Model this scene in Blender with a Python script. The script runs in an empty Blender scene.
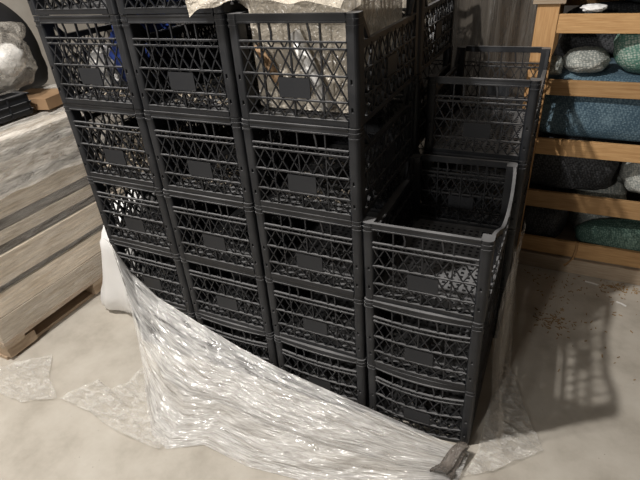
import bpy, math, random
from mathutils import Vector, Matrix, noise
random.seed(7)
S = bpy.context.scene
COL = S.collection
PI = math.pi

# ---------------------------------------------------------------- mesh builder
class MB:
    def __init__(s): s.v = []; s.f = []; s.uv = {}
    def add(s, vs, fs):
        o = len(s.v); s.v += [tuple(v) for v in vs]; s.f += [tuple(i + o for i in f) for f in fs]
    def box(s, x0, x1, y0, y1, z0, z1):
        s.add([(x, y, z) for z in (z0, z1) for y in (y0, y1) for x in (x0, x1)],
              [(0, 2, 3, 1), (4, 5, 7, 6), (0, 1, 5, 4), (2, 6, 7, 3), (0, 4, 6, 2), (1, 3, 7, 5)])
    def path(s, pts, w, d, up):
        """strip of rectangular section w (across, in plane) x d (along 'up') following pts"""
        up = Vector(up); P = [Vector(p) for p in pts]; vs = []; fs = []
        for i, p in enumerate(P):
            t = (P[min(i + 1, len(P) - 1)] - P[max(i - 1, 0)]).normalized()
            a = t.cross(up).normalized() * (w / 2); b = up.normalized() * (d / 2)
            vs += [p - a - b, p + a - b, p + a + b, p - a + b]
        for i in range(len(P) - 1):
            for k in range(4):
                fs.append((i * 4 + k, i * 4 + (k + 1) % 4, i * 4 + 4 + (k + 1) % 4, i * 4 + 4 + k))
        n = len(P) * 4 - 4
        fs += [(3, 2, 1, 0), (n, n + 1, n + 2, n + 3)]
        s.add(vs, fs)
    def prism(s, prof, z0, z1):
        n = len(prof)
        s.add([(x, y, z0) for x, y in prof] + [(x, y, z1) for x, y in prof],
              [tuple(range(n))[::-1], tuple(range(n, 2 * n))] + [(i, (i + 1) % n, n + (i + 1) % n, n + i) for i in range(n)])
    def tube(s, pts, radii, n=10, closed=True):
        P = [Vector(p) for p in pts]; vs = []; fs = []
        for i, p in enumerate(P):
            t = (P[min(i + 1, len(P) - 1)] - P[max(i - 1, 0)]).normalized()
            r0 = Vector((0, 0, 1)) if abs(t.z) < .9 else Vector((1, 0, 0))
            a = t.cross(r0).normalized(); b = t.cross(a)
            r = radii[i] if isinstance(radii, (list, tuple)) else radii
            vs += [p + (a * math.cos(k * 2 * PI / n) + b * math.sin(k * 2 * PI / n)) * r for k in range(n)]
        for i in range(len(P) - 1):
            for k in range(n):
                fs.append((i * n + k, i * n + (k + 1) % n, (i + 1) * n + (k + 1) % n, (i + 1) * n + k))
        if closed: fs += [tuple(range(n))[::-1], tuple(range((len(P) - 1) * n, len(P) * n))]
        s.add(vs, fs)
    def lathe(s, prof, n=48):
        vs = []; fs = []
        for r, z in prof:
            vs += [(r * math.cos(k * 2 * PI / n), r * math.sin(k * 2 * PI / n), z) for k in range(n)]
        for i in range(len(prof) - 1):
            for k in range(n):
                fs.append((i * n + k, i * n + (k + 1) % n, (i + 1) * n + (k + 1) % n, (i + 1) * n + k))
        s.add(vs, fs)
    def grid(s, fn, nu, nv):
        vs = []; fs = []; o = len(s.v)
        for j in range(nv + 1):
            for i in range(nu + 1):
                s.uv[o + len(vs)] = (i / nu, j / nv); vs.append(fn(i / nu, j / nv))
        for j in range(nv):
            for i in range(nu):
                a = j * (nu + 1) + i; fs.append((a, a + 1, a + nu + 2, a + nu + 1))
        s.add(vs, fs)
    def blob(s, c, r, e=1.0, amp=.12, freq=3., seed=0, n=36, m=24, flat=None, fn=None):
        """lumpy ellipsoid; e<1 squares it off; flat = lowest z (rests on something)"""
        vs = []; fs = []
        sg = lambda x: math.copysign(abs(x) ** e, x)
        for j in range(m + 1):
            ph = -PI / 2 + PI * j / m
            for i in range(n):
                th = 2 * PI * i / n
                d = Vector((sg(math.cos(th)) * sg(math.cos(ph)), sg(math.sin(th)) * sg(math.cos(ph)), sg(math.sin(ph))))
                k = 1 + amp * noise.noise(d * freq + Vector((seed * 7.1, seed * 3.3, 0))) + amp * .5 * noise.noise(d * freq * 2.6 + Vector((seed, 5, 2)))
                k += amp * .35 * abs(noise.noise(d * freq * 4.5 + Vector((1, seed, 9))))
                p = Vector((c[0] + d.x * r[0] * k, c[1] + d.y * r[1] * k, c[2] + d.z * r[2] * k))
                if fn: p = Vector(fn(p))
                if flat is not None and p.z < flat: p.z = flat
                vs.append(p)
        for j in range(m):
            for i in range(n):
                fs.append((j * n + i, j * n + (i + 1) % n, (j + 1) * n + (i + 1) % n, (j + 1) * n + i))
        s.add(vs, fs)
    def mesh(s, name, mat, smooth=False):
        me = bpy.data.meshes.new(name); me.from_pydata(s.v, [], s.f); me.update()
        if s.uv:
            uv = me.uv_layers.new(name='UVMap')
            for l in me.loops: uv.data[l.index].uv = s.uv.get(l.vertex_index, (0, 0))
        if smooth:
            for p in me.polygons: p.use_smooth = True
        me.materials.append(mat); return me
    def build(s, name, mat, parent=None, smooth=False):
        o = bpy.data.objects.new(name, s.mesh(name, mat, smooth)); COL.objects.link(o)
        if parent: o.parent = parent
        return o

def tag(o, label=None, cat=None, group=None, kind=None):
    if label: o['label'] = label
    if cat: o['category'] = cat
    if group: o['group'] = group
    if kind: o['kind'] = kind
    return o
def thing(name, label, cat, loc=(0, 0, 0), rz=0, group=None):
    o = bpy.data.objects.new(name, None); COL.objects.link(o); o.empty_display_size = .05
    o.location = loc; o.rotation_euler = (0, 0, rz)
    return tag(o, label, cat, group)
def part(name, me, parent):
    o = bpy.data.objects.new(name, me); COL.objects.link(o); o.parent = parent; return o
def copy_tree(o, parent=None):
    c = o.copy(); COL.objects.link(c)
    if parent: c.parent = parent
    for ch in o.children: copy_tree(ch, c)
    return c

# ---------------------------------------------------------------- materials
def new_mat(name):
    m = bpy.data.materials.new(name); m.use_nodes = True
    nt = m.node_tree; nt.nodes.clear()
    out = nt.nodes.new('ShaderNodeOutputMaterial')
    return m, nt, nt.nodes, nt.links, out
def ramp(N, L, src, stops):
    r = N.new('ShaderNodeValToRGB'); cr = r.color_ramp
    while len(cr.elements) > 1: cr.elements.remove(cr.elements[0])
    cr.elements[0].position = stops[0][0]; cr.elements[0].color = stops[0][1]
    for p, c in stops[1:]:
        e = cr.elements.new(p); e.color = c
    L.new(src, r.inputs['Fac']); return r.outputs['Color']
def c3(r, g=None, b=None):
    return (r, g if g is not None else r, b if b is not None else r, 1)
def noise_tex(N, L, vec, scale, detail=4, rough=.55, dist=0, ridge=False):
    n = N.new('ShaderNodeTexNoise')
    if ridge: n.noise_type = 'RIDGED_MULTIFRACTAL'; n.inputs['Scale'].default_value = scale
    n.inputs['Detail'].default_value = detail; n.inputs['Roughness'].default_value = rough
    n.inputs['Distortion'].default_value = dist
    if vec: L.new(vec, n.inputs['Vector'])
    return n.outputs['Fac']
def coords(N, L, which='Object', scale=(1, 1, 1), rot=(0, 0, 0)):
    t = N.new('ShaderNodeTexCoord'); mp = N.new('ShaderNodeMapping')
    mp.inputs['Scale'].default_value = scale; mp.inputs['Rotation'].default_value = rot
    L.new(t.outputs[which], mp.inputs['Vector']); return mp.outputs['Vector']
def bump(N, L, h, strength=.3, dist=.01):
    b = N.new('ShaderNodeBump'); b.inputs['Strength'].default_value = strength; b.inputs['Distance'].default_value = dist
    L.new(h, b.inputs['Height']); return b.outputs['Normal']
def principled(N, rough=.5, spec=.5):
    p = N.new('ShaderNodeBsdfPrincipled'); p.inputs['Roughness'].default_value = rough
    p.inputs['Specular IOR Level'].default_value = spec; return p

def mat_plain(name, a, b, scale=6, rough=.6, spec=.4, bstr=.15, cs=(1, 1, 1), detail=4, bdist=.004):
    m, nt, N, L, out = new_mat(name)
    v = coords(N, L, 'Object', cs); f = noise_tex(N, L, v, scale, detail)
    p = principled(N, rough, spec)
    L.new(ramp(N, L, f, [(.3, c3(*a)), (.7, c3(*b))]), p.inputs['Base Color'])
    if bstr: L.new(bump(N, L, f, bstr, bdist), p.inputs['Normal'])
    L.new(p.outputs[0], out.inputs['Surface']); return m

def mat_crate():
    m, nt, N, L, out = new_mat('black_crate_plastic')
    v = coords(N, L, 'Object'); f = noise_tex(N, L, v, 14, 5)
    f2 = noise_tex(N, L, v, 90, 3)
    p = principled(N, .42, .42)
    mx = N.new('ShaderNodeMath'); mx.operation = 'MULTIPLY'; L.new(f, mx.inputs[0]); L.new(f2, mx.inputs[1])
    base = ramp(N, L, mx.outputs[0], [(.1, c3(.007, .008, .0105)), (.28, c3(.010, .0113, .0145)), (.45, c3(.024, .025, .028))])
    # pale dust plus a painted highlight on the upward ledges of the ribs
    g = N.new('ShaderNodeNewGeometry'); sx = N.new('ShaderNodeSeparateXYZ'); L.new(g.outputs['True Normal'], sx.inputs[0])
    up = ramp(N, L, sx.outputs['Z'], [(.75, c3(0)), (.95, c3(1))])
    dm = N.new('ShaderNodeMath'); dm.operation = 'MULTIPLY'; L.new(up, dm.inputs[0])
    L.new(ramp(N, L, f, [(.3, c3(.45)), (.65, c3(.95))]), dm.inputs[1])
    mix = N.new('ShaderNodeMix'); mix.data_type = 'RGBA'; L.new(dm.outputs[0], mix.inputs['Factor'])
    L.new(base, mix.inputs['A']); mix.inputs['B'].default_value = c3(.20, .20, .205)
    L.new(mix.outputs['Result'], p.inputs['Base Color'])
    L.new(ramp(N, L, f, [(.3, c3(.34)), (.7, c3(.55))]), p.inputs['Roughness'])
    L.new(p.outputs[0], out.inputs['Surface']); return m

def mat_floor():
    m, nt, N, L, out = new_mat('pale_concrete')
    v = coords(N, L, 'Object')
    a = noise_tex(N, L, v, 1.1, 8, .6); b = noise_tex(N, L, v, 9, 6, .65); g = noise_tex(N, L, v, 160, 3)
    p = principled(N, .62, .35)
    mix = N.new('ShaderNodeMix'); mix.data_type = 'RGBA'; mix.inputs['Factor'].default_value = .5
    L.new(ramp(N, L, a, [(.3, c3(.40, .365, .315)), (.55, c3(.48, .445, .39)), (.75, c3(.53, .495, .44))]), mix.inputs['A'])
    L.new(ramp(N, L, b, [(.28, c3(.33, .30, .255)), (.5, c3(.48, .445, .39)), (.72, c3(.55, .52, .465))]), mix.inputs['B'])
    # dirt: small dark specks
    vo = N.new('ShaderNodeTexVoronoi'); vo.inputs['Scale'].default_value = 26; L.new(v, vo.inputs['Vector'])
    sp = ramp(N, L, vo.outputs['Distance'], [(.045, c3(1)), (.08, c3(0))])
    sm = N.new('ShaderNodeMath'); sm.operation = 'MULTIPLY'; L.new(sp, sm.inputs[0])
    L.new(ramp(N, L, a, [(.5, c3(0)), (.62, c3(.55))]), sm.inputs[1])
    m2 = N.new('ShaderNodeMix'); m2.data_type = 'RGBA'; L.new(sm.outputs[0], m2.inputs['Factor'])
    L.new(mix.outputs['Result'], m2.inputs['A']); m2.inputs['B'].default_value = c3(.16, .13, .10)
    L.new(m2.outputs['Result'], p.inputs['Base Color'])
    ad = N.new('ShaderNodeMath'); ad.operation = 'ADD'; L.new(b, ad.inputs[0]); L.new(g, ad.inputs[1])
    L.new(bump(N, L, ad.outputs[0], .25, .004), p.inputs['Normal'])
    L.new(p.outputs[0], out.inputs['Surface']); return m

def mat_wood(name, dark, light, axis=0, rough=.65):
    sc = [26, 26, 26]; sc[axis] = 1.6
    m, nt, N, L, out = new_mat(name)
    v = coords(N, L, 'Object', tuple(sc)); oi = N.new('ShaderNodeObjectInfo')
    vm = N.new('ShaderNodeVectorMath'); vm.operation = 'ADD'; L.new(v, vm.inputs[0])
    sc2 = N.new('ShaderNodeMath'); sc2.operation = 'MULTIPLY'; sc2.inputs[1].default_value = 40; L.new(oi.outputs['Random'], sc2.inputs[0])
    L.new(sc2.outputs[0], vm.inputs[1])
    f = noise_tex(N, L, vm.outputs[0], 1.0, 6, .6, .4)
    p = principled(N, rough, .3)
    col = ramp(N, L, f, [(.25, c3(*dark)), (.5, c3(*[(a + b) / 2 for a, b in zip(dark, light)])), (.72, c3(*light))])
    hs = N.new('ShaderNodeHueSaturation'); L.new(col, hs.inputs['Color'])
    mr = N.new('ShaderNodeMapRange'); mr.inputs['To Min'].default_value = .72; mr.inputs['To Max'].default_value = 1.15
    L.new(oi.outputs['Random'], mr.inputs['Value']); L.new(mr.outputs[0], hs.inputs['Value'])
    L.new(hs.outputs[0], p.inputs['Base Color'])
    L.new(bump(N, L, f, .3, .003), p.inputs['Normal'])
    L.new(p.outputs[0], out.inputs['Surface']); return m

def mat_film(name, lo, hi, col=(.82, .80, .77), scale=(6, 60, 1), rot=0, rough=.16, which='UV', bstr=.6, bdist=.012, fine=1.0, spec=.9, det=2, ridge=False, ior=1.5):
    """clear crinkled wrap: part see-through, part milky, glossy"""
    m, nt, N, L, out = new_mat(name)
    v = coords(N, L, which, scale, (0, 0, rot) if which == 'UV' else (0, 0, 0))
    a = noise_tex(N, L, v, 1.0, det, .55, .5)
    v2 = coords(N, L, which, tuple(x * 2.7 * fine for x in scale), (0, 0, rot) if which == 'UV' else (0, 0, 0))
    b = noise_tex(N, L, v2, 1.0, det, .55, .6, ridge=ridge)
    p = principled(N, rough, spec)
    p.inputs['Base Color'].default_value = c3(*col); p.inputs['IOR'].default_value = ior
    ad = N.new('ShaderNodeMath'); ad.operation = 'ADD'; L.new(a, ad.inputs[0]); L.new(b, ad.inputs[1])
    L.new(bump(N, L, ad.outputs[0], bstr, bdist), p.inputs['Normal'])
    tr = N.new('ShaderNodeBsdfTransparent')
    v3 = coords(N, L, which, tuple(x * .55 for x in scale)); lo_f = noise_tex(N, L, v3, 1.0, 6, .62, .8)
    fac = ramp(N, L, lo_f, [(.32, c3(lo)), (.66, c3(hi))])
    mx = N.new('ShaderNodeMixShader'); L.new(fac, mx.inputs[0]); L.new(tr.outputs[0], mx.inputs[1]); L.new(p.outputs[0], mx.inputs[2])
    L.new(mx.outputs[0], out.inputs['Surface']); return m

def mat_net(name, a, b, scale=70, rough=.7):
    """knitted net sack: fine woven cells of two tones"""
    m, nt, N, L, out = new_mat(name)
    v = coords(N, L, 'Object', (1, 1, 1.35), (.3, .2, .5))
    vo = N.new('ShaderNodeTexVoronoi'); vo.feature = 'F1'; vo.inputs['Scale'].default_value = scale
    vo.inputs['Randomness'].default_value = .45; L.new(v, vo.inputs['Vector'])
    n = noise_tex(N, L, v, 9, 4)
    ad = N.new('ShaderNodeMath'); ad.operation = 'MULTIPLY_ADD'; L.new(vo.outputs['Distance'], ad.inputs[0]); ad.inputs[1].default_value = .8
    L.new(n, ad.inputs[2])
    p = principled(N, rough, .3)
    L.new(ramp(N, L, ad.outputs[0], [(.55, c3(*b)), (.8, c3(*[(x + y) / 2 for x, y in zip(a, b)])), (1.0, c3(*a))]), p.inputs['Base Color'])
    L.new(bump(N, L, ad.outputs[0], .5, .006), p.inputs['Normal'])
    L.new(p.outputs[0], out.inputs['Surface']); return m

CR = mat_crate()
PLATE = mat_plain('black_plate_plastic', (.013, .0145, .018), (.018, .0195, .023), 30, .5, .35, .05)
FLOOR = mat_floor()
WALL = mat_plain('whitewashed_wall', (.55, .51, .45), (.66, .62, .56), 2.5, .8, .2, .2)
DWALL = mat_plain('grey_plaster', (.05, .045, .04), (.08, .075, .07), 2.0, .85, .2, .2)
WOODX = mat_wood('new_pine', (.36, .195, .08), (.56, .35, .165), 0)
WOODZ = mat_wood('new_pine_upright', (.40, .21, .085), (.62, .38, .18), 2)
WOODG = mat_wood('pale_dusty_pine', (.34, .25, .17), (.50, .41, .31), 0)
OLDY = mat_wood('old_board_tan', (.34, .275, .205), (.80, .70, .57), 1)
GREYY = mat_wood('old_board_weathered', (.07, .065, .06), (.30, .275, .245), 1)
PALY = mat_wood('pallet_wood', (.26, .18, .12), (.46, .36, .26), 1)
FILM = mat_film('crinkled_stretch_wrap', .26, .80, (.84, .83, .82), (4.5, 9, 1), 0, .13, bstr=1.0, bdist=.011, spec=1.0, det=2, ridge=True, ior=1.75)
FILMF = mat_film('flat_stretch_wrap', .05, .55, (.88, .86, .82), (9, 16, 9), 0, .12, 'Object', .45, .02, det=2, ior=1.7)
FILMR = mat_film('hanging_stretch_wrap', .05, .34, (.45, .40, .34), (12, 4, 1), 0, .2, bstr=.6)
FILMD = mat_film('dusty_plastic_sheet', .55, .9, (.10, .088, .075), (9, 2.2, 1), 0, .3, bstr=.5)
FILMP = mat_film('pallet_face_wrap', .0, .26, (.9, .87, .82), (2.5, 12, 1), 0, .14, bstr=.5, bdist=.012, det=3)
FILMT = mat_film('pallet_top_wrap', .15, .75, (.92, .88, .82), (3, 15, 1), 0, .16, bstr=.6, bdist=.012, det=2, ior=1.6)
BAGM = mat_film('milky_bag_plastic', .45, .9, (.64, .58, .49), (5, 5, 5), 0, .2, 'Object', .4, .02, det=1)
CLEARB = mat_film('clear_bag_plastic', .10, .48, (.62, .58, .52), (7, 7, 7), 0, .10, 'Object', .5, .02, det=1, ior=1.6)
WHITE = mat_plain('white_woven_plastic', (.80, .80, .80), (.9, .9, .9), 8, .5, .4, .2)
WHITEP = mat_plain('white_plastic', (.75, .74, .72), (.85, .84, .82), 8, .4, .5, .05)
BLUE = mat_plain('blue_plastic', (.02, .05, .26), (.05, .10, .42), 9, .45, .5, .3)
BLACKR = mat_plain('black_rubber', (.012, .012, .013), (.025, .025, .027), 8, .6, .4, .1)
CARD = mat_plain('brown_cardboard', (.24, .15, .085), (.31, .205, .12), 5, .8, .2, .1)
STRAW = mat_plain('dry_straw', (.22, .13, .05), (.42, .28, .13), 40, .8, .2, 0)
CRUMB = mat_plain('dry_crumbs', (.30, .25, .19), (.52, .46, .38), 40, .8, .2, 0)
NET_B = mat_net('blue_grey_net', (.045, .085, .12), (.16, .24, .29), 95)
NET_G = mat_net('green_white_net', (.09, .20, .16), (.50, .56, .50), 75)
NET_W = mat_net('white_grey_net', (.22, .24, .23), (.62, .62, .57), 85)
NET_K = mat_net('black_net', (.012, .013, .015), (.075, .078, .085), 90)
NET_E = mat_net('emerald_net', (.04, .085, .07), (.20, .30, .25), 95)

# ---------------------------------------------------------------- setting
def struct(name, mb, mat):
    return tag(mb.build(name, mat), kind='structure')
b = MB(); b.box(-4.2, 4.2, -6.0, 3.4, -.1, 0); struct('floor', b, FLOOR)
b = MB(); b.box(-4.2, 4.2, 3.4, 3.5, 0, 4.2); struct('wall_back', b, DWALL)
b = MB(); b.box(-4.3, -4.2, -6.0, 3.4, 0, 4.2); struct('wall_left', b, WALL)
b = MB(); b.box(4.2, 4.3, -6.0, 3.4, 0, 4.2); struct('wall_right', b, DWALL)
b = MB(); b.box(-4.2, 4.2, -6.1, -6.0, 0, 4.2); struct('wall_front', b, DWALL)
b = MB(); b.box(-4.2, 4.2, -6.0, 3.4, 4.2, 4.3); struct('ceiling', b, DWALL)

# ---------------------------------------------------------------- crates
HX, HY, H = .203, .305, .303
def ends_panel(bow=0.0, sag=0.0):
    """short side of the crate, facing -y, at y=-HY"""
    mb = MB(); X = .168; y0 = -HY
    def yy(x, z): return y0 - bow * (1 - (x / X) ** 2) * (1 - .5 * abs(z / H - .5))
    def zz(x, z): return z - sag * (1 - (x / X) ** 2) * (0 if z > .29 else 1)
    def hbar(z, h, d, off=0.0, x0=-X, x1=X, n=8):
        mb.path([(x0 + (x1 - x0) * i / n, yy(x0 + (x1 - x0) * i / n, z) + d / 2 + off, zz(x0 + (x1 - x0) * i / n, z)) for i in range(n + 1)], h, d, (0, 1, 0))
    hbar(.2925, .018, .009, .003)                 # rim band
    hbar(.3015, .005, .013, 0); hbar(.2815, .004, .011, 0)
    zl = [.232, .214, .142, .070]                 # ribs
    for z in zl: hbar(z, .0046, .0085, -.0005)
    hbar(.008, .014, .010, .001); hbar(.0165, .003, .010, 0)
    def bar(a, c, w, d=.005, off=.003):
        n = 3; pts = []
        for i in range(n + 1):
            x = a[0] + (c[0] - a[0]) * i / n; z = a[1] + (c[1] - a[1]) * i / n
            pts.append((x, yy(x, z) + off + d / 2, zz(x, z)))
        mb.path(pts, w, d, (0, 1, 0))
    for x in (-.098, -.003, .092): bar((x, .015), (x, .284), .0042, .008, .003)
    for x in (-.0655, .054):                      # slanted braces under the rim
        bar((x, .284), (x + .006, .258), .0055); bar((x + .006, .258), (x + .004 * (1 if x < 0 else 2.2), .232), .0055)
    nc = 8; cw = 2 * X / nc
    for z0, z1 in ((.142, .214), (.070, .142), (.016, .070)):
        for i in range(nc):
            xa = -X + i * cw; xb = xa + cw
            bar((xa, z0), (xb, z1), .0034, .005, .003); bar((xb, z0), (xa, z1), .0034, .005, .003)
    for i in range(nc):                            # short hooks between the two upper ribs
        xa = -X + (i + .5) * cw
        bar((xa - .012, .232), (xa, .214), .003); bar((xa + .012, .232), (xa, .214), .003)
    return mb
def plate(bow=0.0, sag=0.0):
    mb = MB(); y = -HY - bow * .95
    mb.path([(-.050, y + .004, .105 - sag), (.052, y + .004, .105 - sag)], .058, .005, (0, 1, 0)); return mb
def side_panel(curved=False, bow=0.0):
    """long side facing +x, at x=HX; the rim drops between raised corners"""
    mb = MB(); Y = .262; x0 = HX
    thin = curved
    def xx(y, z): return x0 + bow * (1 - (y / Y) ** 2) * (z / H)
    def rim(y):
        k = Y - abs(y)
        if curved:
            t = min(1, k / .20); t = t * t * (3 - 2 * t); return .300 - .062 * t
        return .226
    def bar(a, c, w, d=.004, off=.004, n=2):
        pts = []
        for i in range(n + 1):
            y = a[0] + (c[0] - a[0]) * i / n; z = a[1] + (c[1] - a[1]) * i / n
            pts.append((xx(y, z) - off - d / 2, y, z))
        mb.path(pts, w, d, (1, 0, 0))
    n = 24; ys = [-Y + 2 * Y * i / n for i in range(n + 1)]
    mb.path([(xx(y, rim(y)) - .009, y, rim(y) - .009) for y in ys], .018, .008, (1, 0, 0))
    mb.path([(xx(y, rim(y)) - .0075, y, rim(y)) for y in ys], .005, .011 if curved else .015, (1, 0, 0))
    if not curved:
        for sg in (-1, 1):
            mb.path([(x0 - .009, sg * (Y + .004), .296), (x0 - .009, sg * (Y - .058), .226)], .013, .012, (1, 0, 0))
    for z in (.150, .078): bar((-Y, z), (Y, z), .0042, .012, 0, 8)
    bar((-Y, .008), (Y, .008), .015, .014, .001, 8)
    for i in range(1, 7):
        y = -Y + 2 * Y * i / 7; bar((y, .015), (y, rim(y) - .01), .0042, .007, .003)
    nc = 12; cw = 2 * Y / nc
    for k, (z0, z1) in enumerate(((.150, None), (.078, .150), (.015, .078))):
        for i in range(nc):
            ya = -Y + i * cw; yb = ya + cw
            za = z1 if z1 else rim(ya) - .015; zb = z1 if z1 else rim(yb) - .015
            w_, d_ = (.0036, .004) if (k == 0 or thin) else (.0075, .010)
            bar((ya, z0), (yb, zb), w_, d_); bar((yb, z0), (ya, za), w_, d_)
    mb.path([(xx(0, .11) - .004, -.05, .113), (xx(0, .11) - .004, .05, .113)], .06, .005, (1, 0, 0))
    return mb
def post(sx, sy):
    """corner column with rounded outer corner, locking slots and ringed top"""
    mb = MB(); W, D, R = .037, .045, .016
    def prof(g=0.0, slot=False):
        pts = [(W, D), (0 - g, D)]
        for k in range(6):
            a = PI + (PI / 2) * k / 5
            pts.append((R - g + R * math.cos(a), R - g + R * math.sin(a)))
        if slot: pts += [(.017, -g), (.017, .008), (.024, .008), (.024, -g)]
        for k in range(5):
            a = -PI / 2 + (PI / 2) * k / 4
            pts.append((W - .011 + .011 * math.cos(a), .011 - g + .011 * math.sin(a)))
        P = [((-HX + x) if sx < 0 else (HX - x), (-HY + y) if sy < 0 else (HY - y)) for x, y in pts]
        return P if sx * sy > 0 else P[::-1]
    zs = [(0, .044, 0, 0), (.044, .058, 0, 1), (.058, .122, 0, 0), (.122, .136, 0, 1), (.136, .268, 0, 0), (.268, .274, .0016, 0),
          (.274, .284, 0, 0), (.284, .290, .0016, 0), (.290, H, 0, 0)]
    for z0, z1, g, sl in zs: mb.prism(prof(g, bool(sl)), z0, z1)
    return mb
def floor_grid():
    mb = MB(); X = .176; Y = .281
    mb.box(-X, X, -Y, -Y + .02, .004, .012); mb.box(-X, X, Y - .02, Y, .004, .012)
    mb.box(-X, -X + .02, -Y, Y, .004, .0121); mb.box(X - .02, X, -Y, Y, .004, .0121)
    for i in range(1, 14):
        x = -X + 2 * X * i / 14; mb.box(x - .0065, x + .0065, -Y, Y, .005, .011)
    for i in range(1, 22):
        y = -Y + 2 * Y * i / 22; mb.box(-X, X, y - .0065, y + .0065, .0045, .0105)
    return mb
def mirror(me_mb, ax):
    o = MB(); o.v = [tuple(-c if i == ax else c for i, c in enumerate(v)) for v in me_mb.v]; o.f = [f[::-1] for f in me_mb.f]; return o

MESH = {}
for key, bow, sag in (('a', 0, 0), ('b', .007, .004), ('c', .014, .009)):
    e = ends_panel(bow, sag); p = plate(bow, sag)
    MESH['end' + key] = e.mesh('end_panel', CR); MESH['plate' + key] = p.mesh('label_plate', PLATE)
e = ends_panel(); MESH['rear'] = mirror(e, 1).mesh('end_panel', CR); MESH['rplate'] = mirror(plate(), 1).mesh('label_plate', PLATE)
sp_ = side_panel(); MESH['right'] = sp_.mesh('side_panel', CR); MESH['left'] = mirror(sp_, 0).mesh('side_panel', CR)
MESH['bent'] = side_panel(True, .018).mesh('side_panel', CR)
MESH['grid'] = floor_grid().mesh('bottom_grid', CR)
for sx in (-1, 1):
    for sy in (-1, 1): MESH['post%d%d' % (sx, sy)] = post(sx, sy).mesh('corner_post', CR)

def make_crate(key, bent=False):
    t = thing('lattice_crate', '', 'crate')
    f = part('end_panel', MESH['end' + key], t); part('label_plate', MESH['plate' + key], f)
    r = part('end_panel', MESH['rear'], t); part('label_plate', MESH['rplate'], r)
    part('side_panel', MESH['left'], t); part('side_panel', MESH['bent' if bent else 'right'], t)
    part('bottom_grid', MESH['grid'], t)
    for sx in (-1, 1):
        for sy in (-1, 1): part('corner_post', MESH['post%d%d' % (sx, sy)], t)
    return t
PROTO = {k: make_crate(k) for k in 'abc'}
PROTO['bent'] = make_crate('a', True)
USED = set()
PITCH = .3063
def place_crate(key, x, y, z, rz, label, group, tilt=0.0):
    if key in USED: o = copy_tree(PROTO[key])
    else: o = PROTO[key]; USED.add(key)
    o.location = (x, y, z); o.rotation_euler = (0, tilt, rz)
    tag(o, label, 'crate', group); return o
ORD = {1: 'lowest', 2: 'second from the floor', 3: 'third from the floor', 4: 'fourth from the floor', 5: 'fifth from the floor', 6: 'sixth from the floor'}
Wp = .41
rnd = random.Random(3)
def stack(xc, yc, levels, text, group, keys, dz=0.0, dx=0.0, top=None, tilt=0.0):
    for n in range(1, levels + 1):
        lab = '%s in %s' % (ORD[n], text)
        if top and n == levels: lab = top
        place_crate(keys[n - 1], xc + dx * n + rnd.uniform(-.003, .003), yc + rnd.uniform(-.003, .003), (n - 1) * (PITCH + dz) + abs(tilt) * HX,
                    rnd.uniform(-.006, .006), 'black lattice crate, ' + lab, group, tilt)
FR = 'front row of stacked black crates'
RR = 'rear row of stacked black crates'
stack(-1.5 * Wp, HY, 6, 'the leftmost crate stack', FR, 'caaaaa', top='cut off by frame top, highest in the leftmost stack')
stack(-.5 * Wp, HY, 6, 'the second crate stack from the left', FR, 'baaaaa', top='cut off by frame top, left of the milky plastic bag')
stack(.5 * Wp + .003, HY, 5, 'the third front stack from the left', FR, 'baaaa', top='topmost under the milky plastic bag')
stack(1.5 * Wp + .012, HY, 3, 'the short front stack at right', FR, ['c', 'b', 'bent'], dz=.0005, dx=-.004, tilt=-.016,
      top='open and empty, top of the short front stack at right')
stack(.5 * Wp, .645 + HY, 5, 'the rear stack behind the third front stack', RR, 'aaaaa', top='topmost in the rear stack behind the milky plastic bag')
stack(-.5 * Wp, .645 + HY, 6, 'rear stack behind the second front stack', RR, 'aaaaaa', top='highest of the rear stack behind the second front stack')
stack(1.5 * Wp + .026, .648 + HY, 4, 'the rear stack beside the slatted wooden box', RR, 'aaaa', dz=-.001, top='empty top one of the rear stack beside the slatted wooden box')

# ------------------------------------------------- things inside and on the crates
def zlev(n): return (n - 1) * PITCH + .014
def crumbs(name, x, y, z, n, label, rx=.15, ry=.24, mat=CRUMB):
    mb = MB(); r = random.Random(n + int(x * 100))
    for i in range(n):
        px, py = x + r.uniform(-rx, rx), y - ry + 2 * ry * r.random() ** 1.5
        a = r.uniform(0, 6.28); l = r.uniform(.006, .022); dz = r.uniform(0, .012)
        mb.path([(px, py, z + .002), (px + math.cos(a) * l, py + math.sin(a) * l, z + .004 + dz)], r.uniform(.003, .008), r.uniform(.002, .004), (0, 0, 1) if dz < .008 else (.3, .2, 1))
    return tag(mb.build(name, mat), label, 'debris', kind='stuff')
crumbs('dry_scraps', -.615, HY, zlev(5), 120, 'pale dry scraps in the crate holding the blue sheet')
crumbs('dry_scraps', -.205, HY, zlev(5), 110, 'pale dry scraps in the second stack, crate level with the milky bag')
crumbs('dry_scraps', .205, HY, zlev(4), 70, 'pale dry scraps in the crate just below the milky bag')
for q_ in range(1):
    mbh = MB(); rh = random.Random(21)
    for i in range(420):
        t_ = rh.random(); zz_ = zlev(4) + .004 + .15 * t_ * rh.random(); k_ = 1 - .5 * t_
        px_, py_ = -.63 + rh.uniform(-.13, .15) * k_, .22 + rh.uniform(-.18, .2) * k_; a_ = rh.uniform(0, 6.28); l_ = rh.uniform(.010, .03)
        mbh.path([(px_, py_, zz_), (px_ + math.cos(a_) * l_, py_ + math.sin(a_) * l_, zz_ + rh.uniform(0, .012))], rh.uniform(.006, .015), rh.uniform(.003, .006), (0, .3, 1))
    tag(mbh.build('dry_scraps', CRUMB), 'heap of pale dry scraps in the left stack, just below the blue sheet', 'debris', kind='stuff')
crumbs('dry_scraps', -.205, HY, zlev(4), 60, 'sparse dry scraps in the second stack, fourth crate up')

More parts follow.
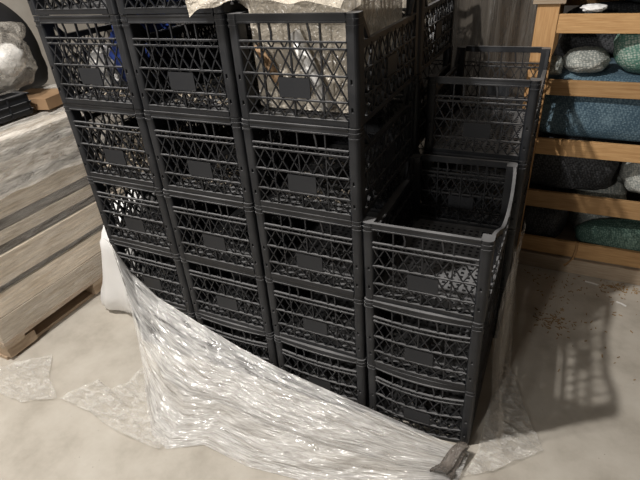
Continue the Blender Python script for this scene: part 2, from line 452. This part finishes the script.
def crumple(fn, amp, fr, seed):
    def g(u, v):
        p = Vector(fn(u, v)); q = p * fr + Vector((seed, seed * 2, 0))
        n = Vector((noise.noise(q), noise.noise(q + Vector((9, 1, 3))), noise.noise(q + Vector((2, 8, 5)))))
        n2 = Vector((noise.noise(q * 2.7), noise.noise(q * 2.7 + Vector((9, 1, 3))), noise.noise(q * 2.7 + Vector((2, 8, 5)))))
        return p + (n + n2 * .5) * amp
    return g
mb = MB(); zb = zlev(5)
mb.blob((-.54, .23, zb + .145), (.085, .13, .13), .8, .3, 3.5, 4, 30, 20, flat=zb + .004)
tag(mb.build('blue_sheet', BLUE, smooth=True), 'crumpled blue plastic sheet inside the left stack, second visible crate', 'plastic sheet')
mb = MB(); mb.blob((-.70, .22, zb + .085), (.06, .10, .075), .7, .35, 4, 2, 24, 16, flat=zb + .004)
tag(mb.build('pale_paper', WHITEP), 'pale crumpled paper left of the blue sheet in the crate', 'paper')
zb6 = zlev(6)
mb = MB(); mb.blob((-.27, .20, zb6 + .06), (.07, .12, .055), .8, .3, 3.5, 6, 24, 16, flat=zb6 + .004)
tag(mb.build('blue_sheet', BLUE, smooth=True), 'blue plastic scrap in the second stack, crate cut off by the frame top', 'plastic sheet')

# milky bag filling the third stack's top crate and bulging over its rim
zb = zlev(5)
def squeeze(p):
    # stays between the crate walls below the rim, spreads above it
    lim = .165 if p.z < 5 * PITCH + .005 else .40
    x = .208 + max(-lim, min(.150 if p.z < 5 * PITCH + .005 else .19, p.x - .208)); y = max(.072, min(.575, p.y))
    return (x, y, p.z)
bag = thing('plastic_bag', 'milky translucent plastic bag bulging out of the third stack top crate', 'plastic bag', (0, 0, 0))
mb = MB(); mb.blob((.208, .31, zb + .19), (.215, .33, .205), .45, .09, 1.5, 3, 60, 40, flat=zb + .006, fn=squeeze)
mb.build('bag_body', BAGM, bag, True)
def drape(u, v):
    x = -.088 + u * .468; y = -.032 + v * .5
    z = 5 * PITCH + .018 + .02 * math.sin(PI * u) + .115 * min(1, v * 2.2) * (.55 + .45 * math.sin(PI * min(1, u * 1.1)))
    if x < .02: y = -.030 + v * .018; z = min(z, 5 * PITCH + .07) - .002 * (1 - v)
    if u < .28: y -= .012 * (1 - u / .28); z += -.012 * (1 - u / .28) * (1 - v)
    return (x, y, z)
mb = MB(); mb.grid(crumple(drape, .016, 7, 2), 44, 30); mb.build('bag_mouth', BAGM, bag, True)
mb = MB()
mb.tube([(.20, .05, zb + .235), (.25, .046, zb + .13), (.295, .046, zb + .022)], [.018, .02, .017], 12)
# small brown pieces showing inside the bag against the front lattice
mb2 = MB(); mb2.tube([(.075, .04, zb + .20), (.12, .042, zb + .12), (.17, .042, zb + .07)], [.012, .016, .010], 10)
mb2.build('tan_wad', CARD, bag, True)
mb.build('white_roll', WHITEP, bag, True)

mb = MB(); mb.blob((.215, .95, zb + .15), (.14, .22, .165), .6, .12, 2.6, 6, 40, 28, flat=zb + .006)
tag(mb.build('plastic_bag', BAGM, smooth=True), 'milky plastic bag in the rear crate behind the bulging one', 'plastic bag')

# ------------------------------------------------- stretch wrap round the stack foot
TOP = [(-.82, .63), (-.801, .628), (-.707, .477), (-.567, .361), (-.362, .276), (-.163, .201), (.031, .147), (.219, .114), (.439, .078), (.646, .045), (.80, .02), (.85, .015)]
FOOT = [(-.82, -.575, -.255), (-.6, -.47, -.33), (-.45, -.36, -.43), (-.28, -.26, -.46), (-.10, -.13, -.385), (.10, .08, -.40), (.35, .33, -.365), (.62, .60, -.295), (.85, .83, -.17)]
def lerp(tab, x, k=1):
    if x <= tab[0][0]: return tab[0][k]
    for a, c in zip(tab, tab[1:]):
        if x <= c[0]: return a[k] + (c[k] - a[k]) * (x - a[0]) / max(1e-6, c[0] - a[0])
    return tab[-1][k]
def ridged(p): return 1 - 2 * abs(noise.noise(p))
def wrap(u, v):
    x0 = -.82 + u * 1.66
    zt = lerp(TOP, x0); fx = lerp(FOOT, x0, 1); fy = lerp(FOOT, x0, 2)
    e = 1.35 + .35 * u
    x = x0 + (fx - x0) * v ** (.5 + .5 * min(1, u / .25)) + .016 * max(0, 1 - u / .15); y = -.03 + (fy + .03) * v
    z = zt * (1 - v) ** e
    # a roll of slack film riding over the floor
    z += .065 * math.exp(-((v - .50 - .22 * u) / .085) ** 2) * (.35 + .65 * u) * min(1, (1 - u) * 6)
    s = u * 1.66; d = v * .45
    a = .06 + .10 * math.sin(s * 3)
    q1 = s * math.cos(a) + d * math.sin(a); q2 = -s * math.sin(a) + d * math.cos(a)
    w = ridged(Vector((q1 * 1.6, q2 * 6.5, 1))) * .020 + ridged(Vector((q1 * 3.4, q2 * 15, 4))) * .008 + ridged(Vector((q1 * 6, q2 * 24 + q1 * 5, 8))) * .004
    w *= min(1, v * 7) * min(1, .25 + u * 9) * (1 if v < .85 else max(.25, (1 - v) / .15))
    return (x, y - w * .7, max(.003 + .004 * abs(noise.noise(Vector((s * 20, d * 20, 7)))), z + w * .9 + .004))
wr = thing('stretch_wrap', 'clear crinkled stretch wrap slumped along the foot of the front crates', 'plastic wrap', (0, 0, 0))
mb = MB(); mb.grid(wrap, 260, 100); mb.build('wrap_skirt', FILM, wr, True)
# loose flat flap lying on the floor to the left
def poly_sheet(pts, zf, n=26):
    """fan-shaped flat sheet with crumpled surface"""
    cx = sum(p[0] for p in pts) / len(pts); cy = sum(p[1] for p in pts) / len(pts)
    def edge(u):
        k = u * len(pts); i = int(k) % len(pts); t = k - int(k); a = pts[i]; c = pts[(i + 1) % len(pts)]
        return a[0] + (c[0] - a[0]) * t, a[1] + (c[1] - a[1]) * t
    def fn(u, v):
        ex, ey = edge(u); r = .02 + .98 * v
        x = cx + (ex - cx) * r; y = cy + (ey - cy) * r
        return (x, y, zf + .008 * (1 + noise.noise(Vector((x * 9, y * 9, zf * 50)))) + .012 * max(0, ridged(Vector((x * 7, y * 16, 3)))) ** 2)
    m_ = MB(); m_.grid(fn, len(pts) * 9, n); return m_
FLAP = [(-.66, -.15), (-.66, -.255), (-.702, -.324), (-.807, -.295), (-.844, -.374), (-.885, -.45), (-.704, -.449), (-.60, -.47), (-.471, -.482), (-.285, -.475), (-.25, -.42), (-.36, -.36), (-.5, -.26), (-.6, -.15)]
poly_sheet(FLAP, .002).build('loose_flap', FILMF, wr, True)
# twisted tail where the wrap gathers at the right front corner
def tailfn(u, v):
    a = u * 2 * PI; c0 = Vector((.815 - .055 * v, -.03 - .15 * v, .05 - .022 * v + .012 * math.sin(v * 7)))
    r = (.016 + .018 * v ** 1.5) * (1 + .45 * ridged(Vector((math.cos(a) * 2.2, math.sin(a) * 2.2, v * 1.2))))
    return (c0.x + math.cos(a) * r, c0.y, max(.012, c0.z + math.sin(a) * r * .7))
mb = MB(); mb.grid(tailfn, 48, 24)
mb.build('gathered_tail', mat_film('bunched_stretch_wrap', .6, .95, (.20, .175, .155), (22, 8, 22), 0, .2, 'Object', .5), wr, True)

SCRAP = [(-1.36, -.44), (-1.262, -.355), (-1.16, -.26), (-1.12, -.30), (-1.037, -.381), (-.93, -.43), (-.90, -.452), (-1.033, -.53), (-1.20, -.535), (-1.38, -.54)]
tag(poly_sheet(SCRAP, .002).build('film_scrap', FILMF, None, True), 'flat torn scrap of clear film on the floor before the board pile', 'plastic wrap')

# film hanging down the right flank of the short stack
def flank(u, v):
    y = .01 + u * .60; zt = .80 - .12 * u + .02 * math.sin(u * 9)
    z = zt * (1 - v) + .008
    x = .862 + .022 * math.sin(u * 11 + v * 2) * (.3 + v) + .04 * v ** 3 + .018 * ridged(Vector((u * 5, v * 1.3, 2)))
    if u < .2: x += .02 * (1 - u / .2) * v
    return (max(.850, x), y, z)
fr = thing('hanging_wrap', 'torn clear wrap hanging down the right flank of the short crate stack', 'plastic wrap', (0, 0, 0))
mb = MB(); mb.grid(flank, 60, 50); mb.build('hanging_sheet', FILMR, fr, True)
TAIL = [(.865, -.02), (.835, -.13), (.93, -.07), (1.03, .03), (1.09, .09), (1.02, .22), (.95, .42), (.90, .5), (.872, .3)]
poly_sheet(TAIL, .002).build('trailing_flap', FILMF, fr, True)

# ------------------------------------------------- white sack behind the left stack
def sackfn(p):
    t = max(0, min(1, p.z / .62)); k = 1.02 - .66 * t
    return (min(-.845, -1.05 + .14 * t + (p.x + 1.035) * k), p.y, p.z)
mb = MB(); mb.blob((-1.035, .32, .31), (.20, .235, .37), .5, .10, 2.4, 5, 48, 36, flat=.002, fn=sackfn)
tag(mb.build('white_sack', WHITE, smooth=True), 'bulging white sack between the board pile and the leftmost crate stack', 'sack')

# ------------------------------------------------- wrapped pile of boards at left
PX1 = -1.315
pl = thing('wooden_pallet', 'wooden pallet on the floor under the wrapped board pile', 'pallet', (0, 0, 0))
for k in range(7):
    mb = MB(); x1 = PX1 - k * .155; mb.box(x1 - .12, x1, -.37, .83, .100, .122); mb.build('deck_board', PALY, pl)
for yb in (-.365, .18, .72):
    mb = MB(); mb.box(PX1 - 1.05, PX1, yb, yb + .1, .080, .0995); mb.build('stringer_board', WOODG, pl)
    for xb in (PX1 - .14, PX1 - .59, PX1 - 1.04):
        mb = MB(); mb.box(xb, xb + .13, yb + .002, yb + .10 if yb > -.3 else yb + .155, .020, .0795); mb.build('block', PALY, pl)
for xb in (PX1 - .14, PX1 - .59, PX1 - 1.04):
    mb = MB(); mb.box(xb, xb + .1, -.37, .83, .001, .0195); mb.build('bottom_board', PALY, pl)
r = random.Random(5)
hs = [.125, .115, .035, .135, .045, .060, .050, .100, .050, .085, .050, .045]
z = .1225; boards = {}
for li, h in enumerate(hs):
    for k in range(5):
        outer = k == 0
        if not outer and li < len(hs) - 1 and k > 1: continue
        kind = 'g' if (li in (2, 4, 6, 8, 10)) else 't'
        key = (kind, h)
        x1 = PX1 - k * .205 - (r.uniform(0, .012) if li else .001) - (.01 if kind == 'g' and outer else 0); y0 = -.37 + r.uniform(-.006, .01)
        if key not in boards:
            mb = MB(); mb.box(-.198, 0, 0, 1.2, 0, h - .004); boards[key] = mb.mesh('board', GREYY if kind == 'g' else OLDY)
        o = bpy.data.objects.new('wooden_board', boards[key]); COL.objects.link(o)
        o.location = (x1, y0, z); o.rotation_euler = (0, 0, r.uniform(-.003, .003))
        pos = 'top layer' if li == len(hs) - 1 else ('layer %s' % ['one', 'two', 'three', 'four', 'five', 'six', 'seven', 'eight', 'nine', 'ten', 'eleven', 'twelve'][li] + ' up')
        side = 'facing the crates' if outer else '%s in from the face' % ['', 'one', 'two', 'three', 'four'][k]
        tag(o, '%s board of the wrapped pile, %s, %s' % ('grey weathered' if kind == 'g' else 'tan', pos, side), 'board', 'boards in the wrapped pile')
    z += h
ZP = z
# wrap over the pile: thin over the face, thick and crinkled over the top
pwt = thing('pile_wrap', 'clear wrap stretched over the pile of boards at left', 'plastic wrap')
def facewrap(u, v):
    y = -.39 + u * 1.20; zz = .115 + v * (ZP - .12); q = Vector((y * 2.2 + zz, zz * 11 - y * 4, 1))
    return (PX1 + .014 + max(-.006, ridged(q) * .004 + ridged(q * 2.1) * .002), y, zz)
def topwrap(u, v):
    y = -.40 + u * 1.22; L1 = .24
    d = v * 1.30
    if d < L1: zz = ZP + .012 - (L1 - d) * 1.0; x = PX1 + .026; n = Vector((1, 0, .2))
    else: zz = ZP + .014; x = PX1 + .02 - (d - L1); n = Vector((0, 0, 1))
    if d < L1: zz += .05 * noise.noise(Vector((y * 4, 3, 1))) * (1 - d / L1)
    q = Vector((y * 3, d * 13 - y * 3, 2)); w = max(-.5, ridged(q)) * .004 + ridged(q * 2.3) * .0015
    return Vector((x, y, zz)) + n * w
pw = MB(); pw.grid(facewrap, 70, 90); pw.build('face_wrap', FILMP, pwt, True)
pw = MB(); pw.grid(topwrap, 90, 100); pw.build('top_wrap', FILMT, pwt, True)

# black crate, clear bag, tub and cardboard on top of the pile
ZT = ZP + .030
low = thing('low_crate', 'low black crate on the wrapped board pile, under the clear bag', 'crate', (-1.655, -.01, ZT), 0)
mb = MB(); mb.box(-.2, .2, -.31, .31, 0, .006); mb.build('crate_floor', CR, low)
for nm, bx_ in (('end_panel', (-.2, .2, -.312, -.302)), ('end_panel', (-.2, .2, .302, .312)), ('side_panel', (-.2, -.19, -.301, .301)), ('side_panel', (.19, .2, -.301, .301))):
    mb = MB(); mb.box(bx_[0], bx_[1], bx_[2], bx_[3], .0061, .10); ex = .006
    for zz in (.02, .055, .094): mb.box(bx_[0] - ex, bx_[1] + ex, bx_[2] - ex, bx_[3] + ex, zz, zz + .006)
    for k in range(1, 6):
        if nm == 'side_panel':
            yy_ = -.301 + .602 * k / 6; mb.box(bx_[0] - ex, bx_[1] + ex, yy_ - .004, yy_ + .004, .0062, .1)
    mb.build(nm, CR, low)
bg = thing('clear_bag', 'clear plastic bag of white pieces sitting on the low black crate', 'plastic bag', (-1.64, .27, ZT + .101))
mb = MB(); mb.blob((0, 0, .13), (.17, .225, .145), .85, .13, 2.6, 9, 44, 30, flat=.001); mb.build('bag_body', CLEARB, bg, True)
mb = MB(); mb.tube([(.05, .05, .25), (.06, .10, .285), (.06, .15, .275), (.06, .20, .25)], [.05, .024, .03, .045], 12); mb.build('bag_neck', CLEARB, bg, True)
mb = MB(); mb.tube([(.05, -.10, .05), (.07, -.06, .22)], [.05, .05], 14); mb.build('white_bottle', WHITEP, bg, True)
mb = MB(); mb.blob((.07, .08, .14), (.065, .08, .07), .9, .25, 3, 3, 20, 14); mb.build('white_wad', WHITEP, bg, True)
mb = MB(); mb.blob((-2.12, .47, 1.20), (.26, .43, .40), .95, .05, 1.6, 4, 48, 36, flat=ZT)
tag(mb.build('black_sack', BLACKR, smooth=True), 'big black plastic sack with rounded top, behind the clear bag', 'sack')
cd = MB(); cd.box(-.11, .15, 0, .20, 0, .055); o = cd.build('cardboard_box', CARD); o.location = (-1.56, .33, ZT); o.rotation_euler = (0, 0, .2)
tag(o, 'small brown cardboard box on the board pile right of the low black crate', 'box')

# ------------------------------------------------- slatted wooden box with net sacks
YB = 1.345
bx = thing('slatted_box', 'pine slatted box pallet holding net sacks, right of the crates', 'wooden box', (0, 0, 0))
BX0, BX1, BD = .755, 2.05, .95
def slat(x0, x1, y0, y1, z0, z1, mat, name='slat'):
    m_ = MB(); m_.box(x0, x1, y0, y1, z0, z1); o = m_.build(name, mat, bx)
    bv = o.modifiers.new('bevel', 'BEVEL'); bv.width = .002; bv.segments = 1; return o
SL = [(1.262, 1.342), (.984, 1.055), (.682, .765), (.380, .475), (.100, .192)]
for z0, z1 in SL:
    slat(BX0 + .094, BX1 - .094, YB, YB + .022, z0, z1, WOODX)
    slat(BX0, BX1, YB + BD, YB + BD + .022, z0, z1, WOODX)
    slat(BX0 + .001, BX0 + .023, YB + .095, YB + BD - .002, z0, z1, WOODG); slat(BX1 - .023, BX1 - .001, YB + .095, YB + BD - .002, z0, z1, WOODG)
for xp in (BX0, BX1 - .093):
    slat(xp, xp + .093, YB - .004, YB + .09, .0925, 1.385, WOODZ, 'post')
    slat(xp, xp + .093, YB + BD - .09, YB + BD - .001, .0925, 1.385, WOODZ, 'post')
slat(BX0 - .02, BX0 + .115, YB - .02, YB + BD + .02, 1.3855, 1.412, WOODG, 'top_rail')
slat(BX1 - .115, BX1 + .02, YB - .02, YB + BD + .02, 1.3855, 1.412, WOODG, 'top_rail')
slat(BX0, BX1, YB - .012, YB + .012, .001, .090, WOODG, 'base_board')
slat(BX0, BX1, YB + BD - .02, YB + BD + .02, .001, .090, WOODG, 'base_board')
slat(BX0, BX1, YB + .014, YB + BD - .022, .060, .0895, WOODG, 'box_floor')
SG = 'net sacks in the slatted box'
def sack(mat, c, r, label, seed, e=.75, amp=.09, flat=None, fn=None, name='net_sack'):
    m_ = MB()
    def f2(p):
        y = max(YB + .030, p.y); x = max(BX0 + .03, p.x)
        if fn: x, y, z = fn(Vector((x, y, p.z))); return (x, y, z)
        return (x, y, p.z)
    m_.blob(c, r, e, amp, 2.6, seed, 44, 30, flat=flat, fn=f2)
    return tag(m_.build(name, mat, smooth=True), label, 'net sack', SG)
sack(NET_K, (.925, YB + .30, .245), (.15, .26, .155), 'black net sack at the lowest left corner inside the slatted box', 1, .6, .05, .091)
sack(NET_E, (1.56, YB + .125, .195), (.43, .095, .105), 'emerald net sack lying lowest in the slatted box', 2, .7, .05, .0905)
sack(NET_W, (1.22, YB + .36, .28), (.135, .13, .19), 'grey white net sack behind and left of the emerald sack', 3, .7, .08, .091)
sack(NET_K, (1.01, YB + .29, .61), (.235, .26, .15), 'black net sack across the middle of the slatted box', 4, .4, .05, .485)
sack(NET_W, (1.45, YB + .20, .57), (.175, .15, .115), 'grey white net sack at mid height, right of the black one', 5, .8, .08, .475)
sack(NET_B, (1.25, YB + .29, .905), (.44, .255, .165), 'large blue grey net sack filling the upper half of the slatted box', 6, .35, .04, .77)
sack(NET_W, (1.0, YB + .15, 1.12), (.098, .11, .056), 'flat white net sack draped over the blue grey sack', 7, .9, .10, 1.07)
sack(NET_W, (.86, YB + .085, 1.10), (.042, .05, .048), 'small grey net bundle by the corner post of the slatted box', 8, .8, .2, 1.067)
sack(NET_G, (1.30, YB + .17, 1.195), (.195, .13, .135), 'pale green and white net sack bulging at the frame edge', 9, .8, .05, 1.07)
sack(NET_K, (1.38, YB + .745, .68), (.56, .17, .60), 'tall black net sack added to darken the back of the slatted box', 10, .5, .03, .092)  # added dark backing, shuts out the back wall behind the sacks
sack(NET_K, (1.32, YB + .48, 1.21), (.45, .075, .125), 'black net sack behind the draped white sack', 13, .5, .05, 1.075)
sack(NET_K, (1.38, YB + .52, 1.42), (.50, .36, .075), 'black netting heaped on top of the slatted box', 11, .7, .10, 1.352)
sack(WHITE, (.985, YB + .075, 1.357), (.05, .035, .016), 'white rag scrap in front of the black netting atop the slatted box', 12, .9, .2, 1.343, name='white_rag')
# rope end hanging from the bottom slat
mb = MB(); mb.tube([(1.14, YB - .004, .20), (1.142, YB - .012, .15), (1.135, YB - .016, .10), (1.11, YB - .026, .065), (1.10, YB - .03, .055)], .007, 7)
tag(mb.build('rope_end', mat_plain('brown_twine', (.25, .14, .06), (.38, .23, .11), 60, .8, .2, .3), smooth=True), 'brown twine end hanging over the lowest slat of the wooden box', 'rope')

# dusty sheet hanging behind the rear crates
def curtain(u, v):
    x = .06 + u * .69; z = 2.0 - v * 1.99
    y = 1.40 + .05 * math.sin(u * 14 + .8 * math.sin(v * 3)) + .03 * noise.noise(Vector((u * 9, v * 2.5, 3))) + .012 * ridged(Vector((u * 22, v * 4, 1)))
    return (x, max(1.30, y), z)
mb = MB(); mb.grid(curtain, 90, 60)
tag(mb.build('plastic_curtain', FILMD, None, True), 'dusty grey plastic sheet hanging behind the rear crates', 'plastic sheet')

# ------------------------------------------------- litter on the floor at right
mb = MB(); r = random.Random(11)
def litter(cx, cy, sx, sy, n):
    for i in range(n):
        x, y = r.gauss(cx, sx), min(1.315, r.gauss(cy, sy)); a = r.uniform(0, 6.28); l = r.uniform(.004, .018)
        if x < .90: continue
        mb.path([(x, y, .002), (x + math.cos(a) * l, y + math.sin(a) * l, .004)], r.uniform(.0015, .004), .0025, (0, 0, 1))
litter(1.08, .88, .05, .05, 90); litter(1.15, 1.2, .14, .07, 60); litter(1.2, .9, .2, .2, 50); litter(1.40, 1.27, .06, .025, 90)
tag(mb.build('straw_litter', STRAW), 'brown straw and chaff scattered on the floor before the slatted box', 'litter', kind='stuff')
for (x, y, a, l, lab) in ((1.385, 1.13, -.5, .05, 'white sliver of plastic on open floor at the right frame edge'),
                          (1.25, 1.27, -.2, .07, 'white sliver of plastic on the floor against the slatted box base')):
    mb = MB(); dx, dy = math.cos(a) * l / 2, math.sin(a) * l / 2
    mb.path([(x - dx, y - dy, .003), (x, y, .006), (x + dx, y + dy, .003)], .012, .002, (0, 0, 1))
    tag(mb.build('plastic_sliver', WHITEP), lab, 'scrap')
CAMLOC = Vector((.91185, -1.26210, 1.69177))

# ---------------------------------------------------------------- lights
def lamp(name, loc, power, col, rad):
    l = bpy.data.lights.new(name, 'POINT'); l.energy = power; l.color = col; l.shadow_soft_size = rad
    o = bpy.data.objects.new(name, l); COL.objects.link(o); o.location = loc; return o
lamp('ceiling_lamp', (-.68, -1.0, 3.5), 455, (1, .955, .895), .06)
lamp('doorway_lamp', (-.1, -4.2, 2.45), 220, (1, .955, .895), .10)
lamp('far_fill_light', (-3.2, -1.5, 3.6), 45, (1, .96, .92), .15)  # added fill for the left wall and floor, no known source
w = bpy.data.worlds.new('dim_hall'); S.world = w; w.use_nodes = True
w.node_tree.nodes['Background'].inputs[0].default_value = (.9, .95, 1, 1); w.node_tree.nodes['Background'].inputs[1].default_value = .006

# ---------------------------------------------------------------- camera
yaw, pit, rol, f = -.4771469, .5495899, -.0748281, 488.164
cy, sy, cp, sp = math.cos(yaw), math.sin(yaw), math.cos(pit), math.sin(pit)
fw = Vector((sy * cp, cy * cp, -sp)); rt = Vector((cy, -sy, 0)); up = rt.cross(fw)
r2 = rt * math.cos(rol) + up * math.sin(rol); u2 = up * math.cos(rol) - rt * math.sin(rol)
cam = bpy.data.cameras.new('camera'); cam.sensor_width = 36; cam.lens = f * 36 / 640; cam.clip_start = .05
co = bpy.data.objects.new('camera', cam); COL.objects.link(co)
M = Matrix((r2, u2, -fw)).transposed().to_4x4(); M.translation = CAMLOC
co.matrix_world = M; S.camera = co
S.view_settings.view_transform = 'Standard'; S.view_settings.look = 'None'
S.view_settings.gamma = 1; S.view_settings.use_curve_mapping = False; S.view_settings.exposure = .0
